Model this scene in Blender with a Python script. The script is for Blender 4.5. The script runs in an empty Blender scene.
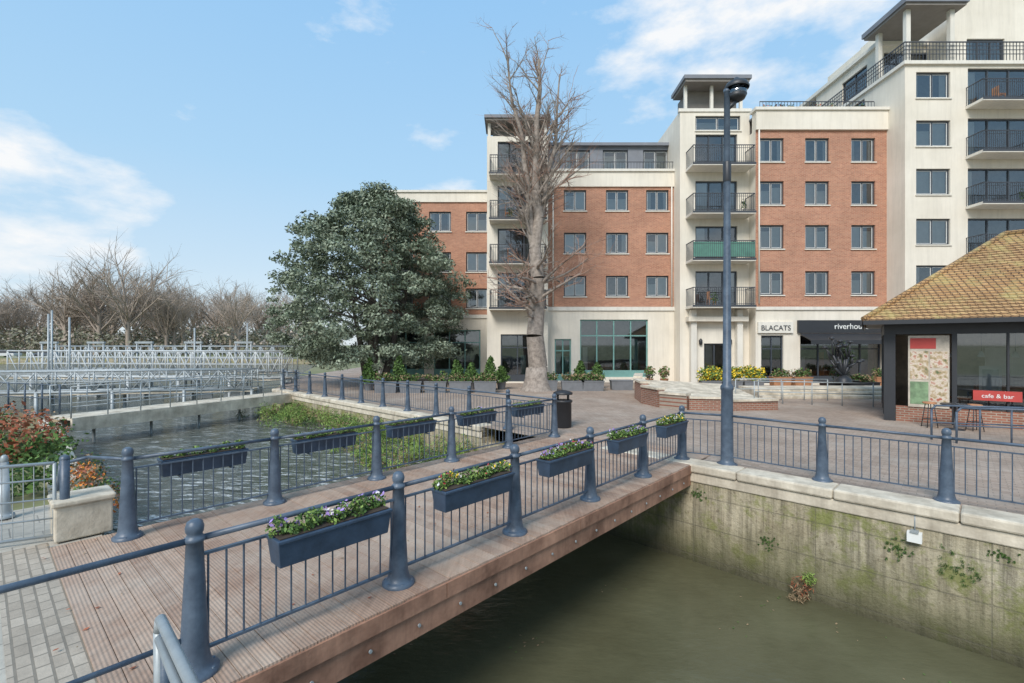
import bpy, math, random
import numpy as np
from mathutils import Vector, Matrix
random.seed(7); rng=np.random.default_rng(7)
scene=bpy.context.scene
# ------------------------------------------------------------ helpers
class MB:
    def __init__(s): s.v=[];s.f=[];s.m=[];s.sm=[];s.mats=[]
    def mi(s,mat):
        if mat not in s.mats: s.mats.append(mat)
        return s.mats.index(mat)
    def face(s,pts,mat,smooth=False):
        b=len(s.v); s.v.extend([tuple(p) for p in pts]); s.f.append(tuple(range(b,b+len(pts)))); s.m.append(s.mi(mat)); s.sm.append(smooth)
    def hexa(s,b4,t4,mat):
        b=len(s.v); s.v.extend([tuple(p) for p in list(b4)+list(t4)]); k=s.mi(mat)
        for f in ((3,2,1,0),(4,5,6,7),(0,1,5,4),(1,2,6,5),(2,3,7,6),(3,0,4,7)):
            s.f.append(tuple(b+i for i in f)); s.m.append(k); s.sm.append(False)
    def box(s,x0,x1,y0,y1,z0,z1,mat):
        s.hexa([(x0,y0,z0),(x1,y0,z0),(x1,y1,z0),(x0,y1,z0)],[(x0,y0,z1),(x1,y0,z1),(x1,y1,z1),(x0,y1,z1)],mat)
    def bar(s,p,q,w,z0,z1,mat,off=0.0):
        p=Vector((p[0],p[1]));q=Vector((q[0],q[1]));d=(q-p).normalized();n=Vector((-d.y,d.x))
        a=p+n*(off-w/2);b=q+n*(off-w/2);c=q+n*(off+w/2);e=p+n*(off+w/2)
        s.hexa([(t.x,t.y,z0) for t in (a,b,c,e)],[(t.x,t.y,z1) for t in (a,b,c,e)],mat)
    def tube(s,p,q,r0,r1,mat,n=6,caps=True):
        p=Vector(p);q=Vector(q);d=q-p
        if d.length<1e-6: return
        d.normalize();a=d.orthogonal().normalized();c=d.cross(a);b=len(s.v);k=s.mi(mat)
        for o,r in ((p,r0),(q,r1)):
            for i in range(n):
                t=2*math.pi*i/n; s.v.append(tuple(o+a*(math.cos(t)*r)+c*(math.sin(t)*r)))
        for i in range(n):
            j=(i+1)%n; s.f.append((b+i,b+j,b+n+j,b+n+i)); s.m.append(k); s.sm.append(n>4)
        if caps and n>3:
            s.f.append(tuple(b+n+i for i in range(n))); s.m.append(k); s.sm.append(False)
            s.f.append(tuple(b+n-1-i for i in range(n))); s.m.append(k); s.sm.append(False)
    def path(s,pts,r,mat,n=8):
        for i in range(len(pts)-1): s.tube(pts[i],pts[i+1],r,r,mat,n)
    def lathe(s,c,prof,mat,n=16):
        b=len(s.v);k=s.mi(mat)
        for r,z in prof:
            for i in range(n):
                t=2*math.pi*i/n; s.v.append((c[0]+math.cos(t)*r,c[1]+math.sin(t)*r,c[2]+z))
        for l in range(len(prof)-1):
            for i in range(n):
                j=(i+1)%n; s.f.append((b+l*n+i,b+l*n+j,b+(l+1)*n+j,b+(l+1)*n+i)); s.m.append(k); s.sm.append(True)
        s.f.append(tuple(b+(len(prof)-1)*n+i for i in range(n))); s.m.append(k); s.sm.append(False)
    def build(s,name,parent=None,bevel=0):
        me=bpy.data.meshes.new(name); me.from_pydata(s.v,[],s.f)
        for m in s.mats: me.materials.append(m)
        me.polygons.foreach_set("material_index",s.m); me.polygons.foreach_set("use_smooth",s.sm); me.update()
        ob=bpy.data.objects.new(name,me); scene.collection.objects.link(ob)
        if parent: ob.parent=parent
        if bevel:
            b=ob.modifiers.new("bev","BEVEL"); b.width=bevel; b.segments=2; b.limit_method='ANGLE'
        return ob
def E(name,loc=(0,0,0)):
    e=bpy.data.objects.new(name,None); scene.collection.objects.link(e); e.empty_display_size=.2; e.location=loc; return e

def newmat(name):
    m=bpy.data.materials.new(name); m.use_nodes=True; nt=m.node_tree; return m,nt,nt.nodes["Principled BSDF"]
def N(nt,t,**k):
    n=nt.nodes.new(t)
    for a,b in k.items(): setattr(n,a,b)
    return n
def ramp(nt,fac,stops):
    r=N(nt,"ShaderNodeValToRGB"); nt.links.new(fac,r.inputs[0]); e=r.color_ramp.elements
    while len(e)<len(stops): e.new(.5)
    for i,(p,c) in enumerate(stops): e[i].position=p; e[i].color=(c,c,c,1) if isinstance(c,(int,float)) else (*c,1)
    return r.outputs[0]
def math_(nt,op,a,b=None,clamp=False):
    n=N(nt,"ShaderNodeMath",operation=op,use_clamp=clamp)
    for i,x in enumerate((a,b)):
        if x is None: continue
        if isinstance(x,(int,float)): n.inputs[i].default_value=x
        else: nt.links.new(x,n.inputs[i])
    return n.outputs[0]
def maprange(nt,x,a,b,c=0.,d=1.):
    n=N(nt,"ShaderNodeMapRange"); nt.links.new(x,n.inputs[0])
    for i,q in enumerate((a,b,c,d)): n.inputs[i+1].default_value=q
    return n.outputs[0]
def mixc(nt,fac,a,b,mode='MIX'):
    n=N(nt,"ShaderNodeMix",data_type='RGBA',blend_type=mode)
    for s,x in ((n.inputs[0],fac),(n.inputs[6],a),(n.inputs[7],b)):
        if isinstance(x,(int,float)): s.default_value=x
        elif isinstance(x,tuple): s.default_value=(*x,1)
        else: nt.links.new(x,s)
    return n.outputs[2]
def objc(nt,rot=0,scale=(1,1,1)):
    tc=N(nt,"ShaderNodeTexCoord"); mp=N(nt,"ShaderNodeMapping"); nt.links.new(tc.outputs["Object"],mp.inputs[0])
    mp.inputs["Rotation"].default_value=(0,0,rot); mp.inputs["Scale"].default_value=scale; return mp.outputs[0]
def noise(nt,vec,scale,detail=5,rough=.6):
    n=N(nt,"ShaderNodeTexNoise"); n.inputs["Scale"].default_value=scale; n.inputs["Detail"].default_value=detail; n.inputs["Roughness"].default_value=rough
    nt.links.new(vec,n.inputs["Vector"]); return n.outputs["Fac"]
def bump(nt,bs,h,strength,dist=.02):
    b=N(nt,"ShaderNodeBump"); b.inputs["Strength"].default_value=strength; b.inputs["Distance"].default_value=dist
    nt.links.new(h,b.inputs["Height"]); nt.links.new(b.outputs[0],bs.inputs["Normal"])
def M(name,col,rough=.7,var=.2,scale=2.,bmp=0,metal=0,island=0,c2=None,fine=25,spec=None,streak=0):
    m,nt,bs=newmat(name); v=objc(nt)
    f=noise(nt,v,scale,4,.65)
    lo=tuple(c*(1-var) for c in col); hi=tuple(min(1,c*(1+var)) for c in (c2 or col))
    c=mixc(nt,ramp(nt,f,[(.3,0),(.7,1)]),lo,hi)
    if streak:
        c=mixc(nt,1.0,c,ramp(nt,noise(nt,objc(nt,0,(3,3,.25)),1.5,6,.7),[(.32,1-streak),(.55,1.0)]),'MULTIPLY')
    if island:
        g=N(nt,"ShaderNodeNewGeometry"); r=ramp(nt,g.outputs["Random Per Island"],[(0,1-island),(1,1)])
        c=mixc(nt,1.0,c,r,'MULTIPLY')
    nt.links.new(c,bs.inputs["Base Color"]); bs.inputs["Roughness"].default_value=rough; bs.inputs["Metallic"].default_value=metal
    if spec is not None: bs.inputs["Specular IOR Level"].default_value=spec
    if bmp: bump(nt,bs,noise(nt,v,fine,4),bmp,.01)
    return m
def brickmat(name,c1,c2,mortar,bw,bh,mode='wall',rot=0,ms=.012,rough=.85,dirt=.35,offset=.5,bs_=.4,moss=None,stain=None):
    m,nt,bs=newmat(name)
    if mode=='wall':
        v0=objc(nt); sp=N(nt,"ShaderNodeSeparateXYZ"); nt.links.new(v0,sp.inputs[0])
        xy=math_(nt,'ADD',sp.outputs[0],sp.outputs[1]); cb=N(nt,"ShaderNodeCombineXYZ"); nt.links.new(xy,cb.inputs[0]); nt.links.new(sp.outputs[2],cb.inputs[1]); v=cb.outputs[0]
    else: v=objc(nt,rot); v0=v
    b=N(nt,"ShaderNodeTexBrick"); b.offset=offset; nt.links.new(v,b.inputs["Vector"])
    b.inputs["Color1"].default_value=(*c1,1); b.inputs["Color2"].default_value=(*c2,1); b.inputs["Mortar"].default_value=(*mortar,1)
    b.inputs["Scale"].default_value=1; b.inputs["Brick Width"].default_value=bw; b.inputs["Row Height"].default_value=bh
    b.inputs["Mortar Size"].default_value=ms; b.inputs["Mortar Smooth"].default_value=.2; b.inputs["Bias"].default_value=0
    d=ramp(nt,noise(nt,v0,.6,8,.65),[(.3,1-dirt),(.65,1.0)])
    c=mixc(nt,1.0,b.outputs["Color"],d,'MULTIPLY')
    d2=ramp(nt,noise(nt,v0,9,4,.6),[(.3,.82),(.7,1.0)]); c=mixc(nt,1.0,c,d2,'MULTIPLY')
    if moss: c=mixc(nt,ramp(nt,noise(nt,v0,1.4,8,.7),[(.5,0),(.68,.8)]),c,moss)
    if stain: c=mixc(nt,ramp(nt,noise(nt,v0,.35,9,.7),[(.5,0),(.7,.6)]),c,stain)
    nt.links.new(c,bs.inputs["Base Color"]); bs.inputs["Roughness"].default_value=rough
    h=math_(nt,'SUBTRACT',noise(nt,v0,40,3),b.outputs["Fac"]); bump(nt,bs,h,bs_,.01)
    return m
# ------------------------------------------------------------ materials
u=Vector((.667,.745)); n_=Vector((-.745,.667)); A=Vector((-2.40,3.63)); v_=Vector((.71,-.704))
def P(s,t): return A+u*s+n_*t
ang=math.atan2(u.y,u.x)
navy=M("navy_paint",(.062,.088,.128),.42,.22,6,.2,c2=(.085,.115,.155))
navybox=M("planter_paint",(.040,.066,.108),.5,.25,5,.2)
galv=M("galvanised_steel",(.36,.39,.40),.45,.2,4,metal=.2)
whitesteel=M("white_steel",(.50,.52,.52),.5,.2,3)
blacksteel=M("black_steel",(.03,.032,.037),.45,.1)
railsteel=M("balcony_steel",(.055,.06,.07),.5,.1)
cream=M("cream_render",(.74,.675,.565),.85,.06,.35,.15,c2=(.78,.72,.62),streak=.10)
creamw=M("cream_trim",(.74,.70,.62),.8,.06,.8,streak=.12)
brick=brickmat("red_brick",(.60,.27,.16),(.46,.18,.105),(.54,.40,.30),.225,.075,ms=.010,dirt=.22)
brickd=brickmat("wall_brick",(.40,.17,.11),(.30,.12,.075),(.42,.35,.28),.225,.075,ms=.012)
slate=M("slate_cladding",(.20,.21,.235),.6,.15,1)
darkframe=M("dark_frame",(.05,.058,.07),.45,.1)
greenframe=M("green_frame",(.17,.34,.31),.5,.12)
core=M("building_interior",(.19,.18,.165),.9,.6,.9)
curtain=M("curtain",(.80,.78,.74),.9,.08,3)
roofm=M("roof_membrane",(.16,.16,.17),.8,.2,1)
soffit=M("soffit",(.26,.235,.21),.7,.1)
stone=M("coping_stone",(.54,.46,.35),.85,.26,1.9,.6,c2=(.64,.57,.46),streak=.2)
blackplastic=M("black_plastic",(.022,.022,.025),.5,.1)
signwhite=M("sign_white",(.78,.78,.75),.6,.05)
red=M("red_paint",(.48,.06,.05),.5,.1)
terracotta=M("timber_planter",(.42,.20,.10),.8,.2,4,.3)
greybox=M("grey_planter",(.17,.175,.185),.7,.15,3)
soil=M("soil",(.05,.035,.025),.95,.3,10)
bark=M("bark",(.26,.215,.18),.9,.35,5,.8,c2=(.31,.26,.22),fine=14)
twig=M("twig",(.32,.20,.15),.85,.25,3)
bark2=M("dark_bark",(.10,.085,.07),.9,.3,4,.6)
hazetwig=M("hazed_twig",(.36,.285,.23),.95,.15,.05,c2=(.40,.33,.27))  # bare twigs, with distance haze put into the paler colour
hazegreen=M("distant_foliage",(.25,.24,.17),.95,.15,.05,island=.2)  # foliage colour also lightened to carry the distance haze
def leafm(name,c,isl=.45):
    m,nt,bs=newmat(name); g=N(nt,"ShaderNodeNewGeometry"); r=ramp(nt,g.outputs["Random Per Island"],[(0,1-isl),(1,1)])
    c_=mixc(nt,1.0,c,r,'MULTIPLY'); nt.links.new(c_,bs.inputs["Base Color"]); bs.inputs["Roughness"].default_value=.65; bs.inputs["Specular IOR Level"].default_value=.2; return m
lg1=leafm("holm_leaf",(.245,.295,.205)); lg2=leafm("holm_leaf_pale",(.37,.42,.31),.3); lg3=leafm("holm_leaf_dark",(.12,.155,.095))
gr1=leafm("shrub_leaf",(.14,.24,.065)); gr2=leafm("shrub_leaf_dark",(.075,.13,.045)); gr3=leafm("grass_blade",(.28,.40,.10))
rust=leafm("rust_leaf",(.45,.15,.08)); dried=leafm("dry_leaf",(.38,.27,.16)); yel=leafm("yellow_flower",(.85,.60,.05),.2)
purp=leafm("purple_flower",(.42,.29,.66),.3); whi=leafm("white_flower",(.75,.72,.72),.15); orng=leafm("orange_flower",(.75,.27,.05),.3); pink=leafm("red_flower",(.5,.06,.08),.3)

def deckmat():
    m,nt,bs=newmat("timber_deck"); v=objc(nt,-ang); g=N(nt,"ShaderNodeNewGeometry")
    st=objc(nt,-ang,(14,1.2,6)); f=noise(nt,st,2.2,6,.6)
    c=mixc(nt,g.outputs["Random Per Island"],(.35,.22,.155),(.48,.33,.24))
    c=mixc(nt,1.0,c,ramp(nt,f,[(.3,.68),(.7,1.0)]),'MULTIPLY')
    big=noise(nt,v,.9,7,.72); c=mixc(nt,ramp(nt,big,[(.42,0),(.7,.65)]),c,(.50,.42,.34))
    dk=noise(nt,v,2.3,7,.75); c=mixc(nt,ramp(nt,dk,[(.56,0),(.70,.45)]),c,(.19,.13,.09))
    nt.links.new(c,bs.inputs["Base Color"]); bs.inputs["Roughness"].default_value=.8
    w=N(nt,"ShaderNodeTexWave",wave_type='BANDS',bands_direction='X'); w.inputs["Scale"].default_value=10.5; nt.links.new(v,w.inputs["Vector"])
    bump(nt,bs,math_(nt,'ADD',w.outputs["Fac"],f),.5,.006); return m
deck=deckmat()
beam=M("timber_beam",(.31,.15,.095),.7,.4,1.8,.4,c2=(.38,.21,.14),streak=.3)
pave=brickmat("block_paving",(.50,.38,.30),(.39,.285,.215),(.30,.24,.19),.21,.105,'floor',rot=.75,ms=.008,dirt=.28,stain=(.50,.43,.36))
setts=brickmat("setts",(.55,.465,.37),(.42,.35,.275),(.28,.24,.19),.2,.1,'floor',rot=-ang+math.pi/2,ms=.010,dirt=.3)
slabs=brickmat("paving_slabs",(.56,.51,.43),(.50,.455,.385),(.32,.29,.25),.6,.45,'floor',rot=-ang,ms=.008,dirt=.3)
tile=brickmat("roof_tile",(.62,.38,.17),(.48,.27,.115),(.17,.095,.05),.17,.095,'wall',ms=.016,dirt=.3,bs_=.9,moss=(.46,.38,.15))
def grassm():
    m,nt,bs=newmat("grass_ground"); v=objc(nt); f=noise(nt,v,.05,8,.6); g=noise(nt,v,2,5)
    c=mixc(nt,ramp(nt,f,[(.35,0),(.65,1)]),(.17,.20,.08),(.26,.24,.12)); c=mixc(nt,1.0,c,ramp(nt,g,[(.3,.7),(.7,1)]),'MULTIPLY')
    nt.links.new(c,bs.inputs["Base Color"]); bs.inputs["Roughness"].default_value=.95; return m
grass=grassm()
def quaym():
    m,nt,bs=newmat("quay_concrete"); v=objc(nt); sp=N(nt,"ShaderNodeSeparateXYZ"); nt.links.new(v,sp.inputs[0]); z=sp.outputs[2]
    base=mixc(nt,ramp(nt,noise(nt,v,1.1,8,.7),[(.32,0),(.68,1)]),(.36,.30,.19),(.58,.51,.37))
    streak=noise(nt,objc(nt,0,(5,5,.35)),1.6,6,.7); base=mixc(nt,1.0,base,ramp(nt,streak,[(.36,.42),(.58,1.0)]),'MULTIPLY')
    pock=noise(nt,v,9,5,.75); base=mixc(nt,ramp(nt,pock,[(.55,0),(.66,.65)]),base,(.15,.12,.08))
    mf=math_(nt,'MULTIPLY',ramp(nt,noise(nt,v,1.5,8,.78),[(.49,0),(.60,1)]),.8,True)
    base=mixc(nt,mf,base,(.21,.23,.055))
    low=maprange(nt,math_(nt,'ADD',z,math_(nt,'MULTIPLY',noise(nt,v,1.3,6,.7),1.1)),-.3,-1.15)
    base=mixc(nt,math_(nt,'MULTIPLY',low,.72),base,(.125,.125,.055))
    wet=maprange(nt,math_(nt,'ADD',z,math_(nt,'MULTIPLY',noise(nt,v,1.2,5),.4)),-1.78,-1.35,.42,1)
    base=mixc(nt,1.0,base,wet,'MULTIPLY')
    xy=math_(nt,'SUBTRACT',sp.outputs[0],sp.outputs[1]); cb=N(nt,"ShaderNodeCombineXYZ"); nt.links.new(xy,cb.inputs[0]); nt.links.new(z,cb.inputs[1])
    b=N(nt,"ShaderNodeTexBrick"); b.offset=0; nt.links.new(cb.outputs[0],b.inputs["Vector"]); b.inputs["Scale"].default_value=1; b.inputs["Brick Width"].default_value=3.1; b.inputs["Row Height"].default_value=.62; b.inputs["Mortar Size"].default_value=.012
    base=mixc(nt,math_(nt,'MULTIPLY',b.outputs["Fac"],.4),base,(.12,.11,.08))
    nt.links.new(base,bs.inputs["Base Color"]); bs.inputs["Roughness"].default_value=.85
    bump(nt,bs,math_(nt,'SUBTRACT',noise(nt,v,14,6,.7),b.outputs["Fac"]),.8,.035); return m
quay=quaym()
def waterm():
    m,nt,bs=newmat("river_water"); v=objc(nt); sp=N(nt,"ShaderNodeSeparateXYZ"); nt.links.new(v,sp.inputs[0])
    t=math_(nt,'ADD',math_(nt,'MULTIPLY',sp.outputs[0],-.745),math_(nt,'MULTIPLY',sp.outputs[1],.667))
    up=maprange(nt,t,7,12)
    c=mixc(nt,ramp(nt,noise(nt,v,.5,5),[(.35,0),(.65,1)]),(.095,.09,.05),(.13,.125,.072)); c=mixc(nt,up,c,(.10,.105,.085))
    # broken white water just below the weir lip
    fo=ramp(nt,noise(nt,objc(nt,.75,(1,3.2,1)),1.6,9,.78),[(.53,0),(.60,1)]); fz=math_(nt,'MULTIPLY',maprange(nt,t,9,11),maprange(nt,t,34,12,.12,.75))
    c=mixc(nt,math_(nt,'MULTIPLY',fo,fz),c,(.75,.77,.77))
    nt.links.new(c,bs.inputs["Base Color"]); nt.links.new(maprange(nt,up,0,1,.05,.09),bs.inputs["Roughness"]); bs.inputs["IOR"].default_value=1.34
    r=noise(nt,objc(nt,.6,(1,2.4,1)),3.2,5,.6); s=noise(nt,objc(nt,.3),.9,3)
    calm=math_(nt,'ADD',math_(nt,'MULTIPLY',r,.012),math_(nt,'MULTIPLY',s,.035))
    rough=math_(nt,'ADD',math_(nt,'MULTIPLY',noise(nt,objc(nt,.75,(1,2.8,1)),1.3,4,.55),.30),math_(nt,'MULTIPLY',noise(nt,objc(nt,.5,(1,2,1)),5.0,4,.6),.05))
    h=math_(nt,'ADD',calm,math_(nt,'MULTIPLY',rough,up))
    bump(nt,bs,h,1.0,1.0); return m
water=waterm()
def glassm():
    m=bpy.data.materials.new("window_glass"); m.use_nodes=True; nt=m.node_tree; nt.nodes.clear()
    o=N(nt,"ShaderNodeOutputMaterial"); mx=N(nt,"ShaderNodeMixShader"); tr=N(nt,"ShaderNodeBsdfTransparent"); gl=N(nt,"ShaderNodeBsdfGlossy")
    tr.inputs[0].default_value=(.84,.88,.89,1); gl.inputs[0].default_value=(.88,.93,.97,1); gl.inputs[1].default_value=.03
    fr=N(nt,"ShaderNodeFresnel"); fr.inputs[0].default_value=2.4
    nt.links.new(fr.outputs[0],mx.inputs[0]); nt.links.new(tr.outputs[0],mx.inputs[1]); nt.links.new(gl.outputs[0],mx.inputs[2]); nt.links.new(mx.outputs[0],o.inputs[0]); return m
glass=glassm()

# ------------------------------------------------------------ world, sun, camera
w=bpy.data.worlds.new("World"); scene.world=w; w.use_nodes=True; nt=w.node_tree; nt.nodes.clear()
out=N(nt,"ShaderNodeOutputWorld"); sky=N(nt,"ShaderNodeTexSky",sky_type='NISHITA'); sky.sun_disc=False
SE,SR=math.radians(42),math.radians(205)
sky.sun_elevation=SE; sky.sun_rotation=SR; sky.air_density=1.0; sky.dust_density=1.2; sky.ozone_density=1.2
b1=N(nt,"ShaderNodeBackground"); b1.inputs[1].default_value=.15; nt.links.new(sky.outputs[0],b1.inputs[0])
tc=N(nt,"ShaderNodeTexCoord"); d=tc.outputs["Generated"]; sp=N(nt,"ShaderNodeSeparateXYZ"); nt.links.new(d,sp.inputs[0])
hz=ramp(nt,sp.outputs[2],[(0,(.80,.89,.95)),(.14,(.62,.80,.95)),(.32,(.46,.73,.98)),(.6,(.34,.64,.99))])
mp=N(nt,"ShaderNodeMapping"); nt.links.new(d,mp.inputs[0]); mp.inputs["Scale"].default_value=(1,1,2.2)
cn=noise(nt,mp.outputs[0],4.2,10,.58)
def lobe(vec,lo,hi):
    vv=Vector(vec).normalized(); dp=N(nt,"ShaderNodeVectorMath",operation='DOT_PRODUCT'); nt.links.new(d,dp.inputs[0]); dp.inputs[1].default_value=vv
    return maprange(nt,dp.outputs["Value"],lo,hi)
lob=math_(nt,'ADD',lobe((-1.08,1,.25),.965,.998),lobe((.53,1,.66),.955,.998)); lob=math_(nt,'ADD',lob,math_(nt,'MULTIPLY',lobe((-.17,1,.33),.99,.999),.45))
lob=math_(nt,'ADD',lob,math_(nt,'MULTIPLY',lobe((.0,-1,.6),.6,.95),.8))
cl=math_(nt,'ADD',cn,math_(nt,'MULTIPLY',lob,.20))
cl=ramp(nt,cl,[(.61,0),(.79,.95)])
colr=mixc(nt,cl,hz,(.97,.975,.98))
b2=N(nt,"ShaderNodeBackground"); b2.inputs[1].default_value=1.0; nt.links.new(colr,b2.inputs[0])
mx=N(nt,"ShaderNodeMixShader"); mf=math_(nt,'ADD',.85,math_(nt,'MULTIPLY',cl,.15)); nt.links.new(mf,mx.inputs[0]); nt.links.new(b1.outputs[0],mx.inputs[1]); nt.links.new(b2.outputs[0],mx.inputs[2]); nt.links.new(mx.outputs[0],out.inputs[0])
sd=bpy.data.lights.new("sun","SUN"); sd.energy=3.3; sd.angle=math.radians(24); sd.color=(1,.955,.89)
so=bpy.data.objects.new("sun",sd); scene.collection.objects.link(so)
dirv=Vector((math.sin(SR)*math.cos(SE),math.cos(SR)*math.cos(SE),math.sin(SE)))
so.rotation_euler=dirv.to_track_quat('Z','Y').to_euler()
cd=bpy.data.cameras.new("camera"); co=bpy.data.objects.new("camera",cd); scene.collection.objects.link(co); scene.camera=co
co.location=(0,0,2.5); co.rotation_euler=(math.radians(90),0,0); cd.lens=16.875; cd.sensor_width=36; cd.shift_y=.0034; cd.clip_end=6000; cd.clip_start=.05
try: scene.view_settings.view_transform='Standard'; scene.view_settings.look='None'; scene.view_settings.exposure=0
except Exception: pass

# ------------------------------------------------------------ ground, water, quay
F0=Vector((7.11,6.67)); 
def far(k): return F0-v_*k          # far bank face, k increases upstream
Q0=P(-.2,0)
def near(k): return Q0-v_*k
INL=Vector((-.704,-.71))
def sheet(name,pts,z,mat):
    m=MB(); m.face([(p[0],p[1],z) for p in pts],mat); return m.build(name)
fe=far(29); ne=near(18.3)
sheet("ground",[far(-45),far(0),fe,(-34,90),(-3000,90),(-3000,4000),(4000,4000),(4000,-31)],-.012,grass)
sheet("ground",[near(-45),near(0),ne,(-60,30),(-3000,30),(-3000,-3000),(4000,-3000),(4000,-60)],-.012,grass)
sheet("plaza_paving",[far(-40),far(0),far(28.9),(-17,38),(-17,60),(60,60),(60,-21)],0.0,pave)
sheet("pavement",[near(-20),near(6.2),near(6.2)+INL*14,near(-20)+INL*14],0.0,slabs)
sheet("setts_strip",[P(-.5,-.3),P(-.5,4.2),P(-.95,4.2),P(-.95,-.3)],.006,setts)
m=MB(); wt=[(-3000,-2.0),(9.2,-2.0),(10.4,-1.75),(11.6,-1.2),(12.4,-1.1),(3000,-1.1)]
for (t0,z0),(t1,z1) in zip(wt[:-1],wt[1:]):
    a,b,c,e_=[n_*t+u*q for t,q in ((t0,-3000),(t0,3000),(t1,3000),(t1,-3000))]
    m.face([(a.x,a.y,z0),(b.x,b.y,z0),(c.x,c.y,z1),(e_.x,e_.y,z1)][::-1],water,True)
m.build("water")
qe=E("quay_wall")
def quaywall(parent,a,b,side):
    m=MB(); m.bar(a,b,.6,-3.2,-.14,quay,off=side*.3); m.build("wall_face",parent)
    m=MB(); m.bar(a,b,.55,-.34,-.142,stone,off=side*(.275-.03)); m.build("string_band",parent,bevel=.02)
    m=MB(); L=(b-a).length; k=int(L/1.5); 
    for i in range(k):
        p=a+(b-a)*(i/k); q=a+(b-a)*((i+1)/k); dd=(b-a).normalized()*.004
        m.bar(p+dd,q-dd,.55,-.138,.035+random.uniform(-.003,.003),stone,off=side*(.275-.08))
    m.build("coping",parent,bevel=.035)
quaywall(qe,far(-20),far(7.0),-1)
qe2=E("quay_wall"); quaywall(qe2,far(11.3),fe,-1)
qe2b=E("bridge_abutment"); m=MB(); m.bar(far(7.0),far(11.3),.6,-3.2,-.5,quay,off=-.3); m.build("wall_face",qe2b)
qe3=E("quay_wall"); m=MB(); m.bar(near(-20),ne,.6,-3.2,-.14,quay,off=.3); m.build("wall_face",qe3)
m=MB(); m.bar(near(4.4),ne,.5,-.138,.03,stone,off=.2); m.build("coping",qe3)
m=MB(); m.bar(fe,(-34,90),.5,-3,-.02,quay,off=-.2); m.bar(ne,(-60,30),.5,-3,-.02,quay,off=.2); m.bar((-34,90),(-600,90),.5,-3,-.02,quay,off=-.2); m.build("river_bank_wall")

# ------------------------------------------------------------ bridge
br=E("pedestrian_bridge")
m=MB(); s=-.5; LB=10.05
while s<LB:
    e1=random.uniform(-.006,.006)
    a,b=P(s,-.32+e1),P(s,3.92); c,d2=P(s+.139,3.92),P(s+.139,-.32+e1)
    dz=random.uniform(-.003,.003)
    m.hexa([(p.x,p.y,-.02) for p in (a,d2,c,b)],[(p.x,p.y,.022+dz) for p in (a,d2,c,b)],deck); s+=.145
m.build("deck_boards",br)
m=MB()
for t in (-.24,3.84): m.bar(P(-.3,t),P(9.75,t),.14,-.42,-.03,beam)
for t in (1.0,2.5): m.bar(P(-.3,t),P(9.75,t),.2,-.45,-.05,beam)
m.build("beams",br)
m=MB()
for k in range(4): m.bar(P(-.3+2.5*k,-.325),P(-.3+2.5*(k+1)-.01,-.325),.035,-.16,.0,beam)
for k in range(18): p=P(.2+.55*k,-.318); q=P(.2+.55*k,-.33); m.tube((p.x,p.y,-.3),(q.x,q.y,-.3),.018,.018,galv,8)
m.build("fascia_board",br)

def post(mb,p,h=1.165,mat=navy,sc=1.0):
    prof=[(.165,0),(.165,.03),(.135,.045),(.118,.06),(.108,.1),(.100,.14),(.096,.2),(.066,.80),(.058,h-.17),(.070,h-.165),(.072,h-.14),(.058,h-.13),(.050,h-.11),(.060,h-.095),(.064,h-.06),(.052,h-.02),(.022,h)]
    mb.lathe((p[0],p[1],.02),[(r*sc,z) for r,z in prof],mat,18)
    for k in range(6):
        t=k*math.pi/3; mb.lathe((p[0]+math.cos(t)*.14*sc,p[1]+math.sin(t)*.14*sc,.05),[(.012,0),(.012,.018)],mat,6)
def rails(mb,p,q,mat=navy,bal=True,top=1.03,g=.09,sp=.125):
    p=Vector((p[0],p[1]));q=Vector((q[0],q[1]));L=(q-p).length;dd=(q-p)/L;a=p+dd*g*.6;b=q-dd*g*.6
    mb.tube((a.x,a.y,top),(b.x,b.y,top),.024,.024,mat,10)
    if not bal:
        mb.tube((a.x,a.y,.3),(b.x,b.y,.3),.02,.02,mat,8); return
    mb.bar(a,b,.035,.895,.915,mat); mb.bar(a,b,.035,.17,.19,mat)
    n=max(2,int((L-2*g)/sp))
    for i in range(n+1):
        c=p+dd*(g+ (L-2*g)*i/n)
        mb.tube((c.x,c.y,.19),(c.x,c.y,.895),.0085,.0085,mat,6,False)
STEP=1.827
nearp=[P(i*STEP,0) for i in range(6)]; farp=[P(.2+i*STEP,3.6) for i in range(6)]
for pts,nm in ((nearp,"bridge_railing"),(farp,"bridge_railing")):
    e=E(nm); m=MB()
    for p in pts: post(m,p)
    m.build("posts",e); m=MB()
    for i in range(5): rails(m,pts[i],pts[i+1])
    m.build("rails",e)
e=E("handrail"); m=MB(); rails(m,P(-2.4,0),P(0,0),bal=False); rails(m,P(-4.4,0),P(-2.4,0),bal=False); post(m,P(-2.4,0)); m.build("rails",e)
e=E("quay_railing"); m=MB(); m2=MB()
lampP=Vector((4.48,10.0))
pts=[lampP]+[Vector((5.66,8.76)),Vector((6.87,7.59)),Vector((8.08,6.40)),Vector((9.3,5.2)),Vector((10.5,4.0))]
for p in pts[1:]: post(m,p)
m.build("posts",e)
rails(m2,nearp[5],lampP)
for i in range(len(pts)-1): rails(m2,pts[i],pts[i+1])
m2.build("rails",e)
e=E("quay_railing"); m=MB(); m2=MB(); st=farp[5]; pts=[st-v_*(1.78*i) for i in range(12)]
for p in pts[1:]: post(m,p)
for i in range(11): rails(m2,pts[i],pts[i+1],sp=.14)
m.build("posts",e); m2.build("rails",e)
e=E("guard_rail"); m=MB(); a=Vector((-1.86,2.54)); b=a+v_*2.5
a3=(a.x,a.y,1.05); b3=(b.x,b.y,1.05)
m.path([(a.x-.02,a.y+.02,.55),(a.x-.03,a.y+.03,.97),(a.x,a.y,1.05),b3],.026,galv,10)
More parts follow.
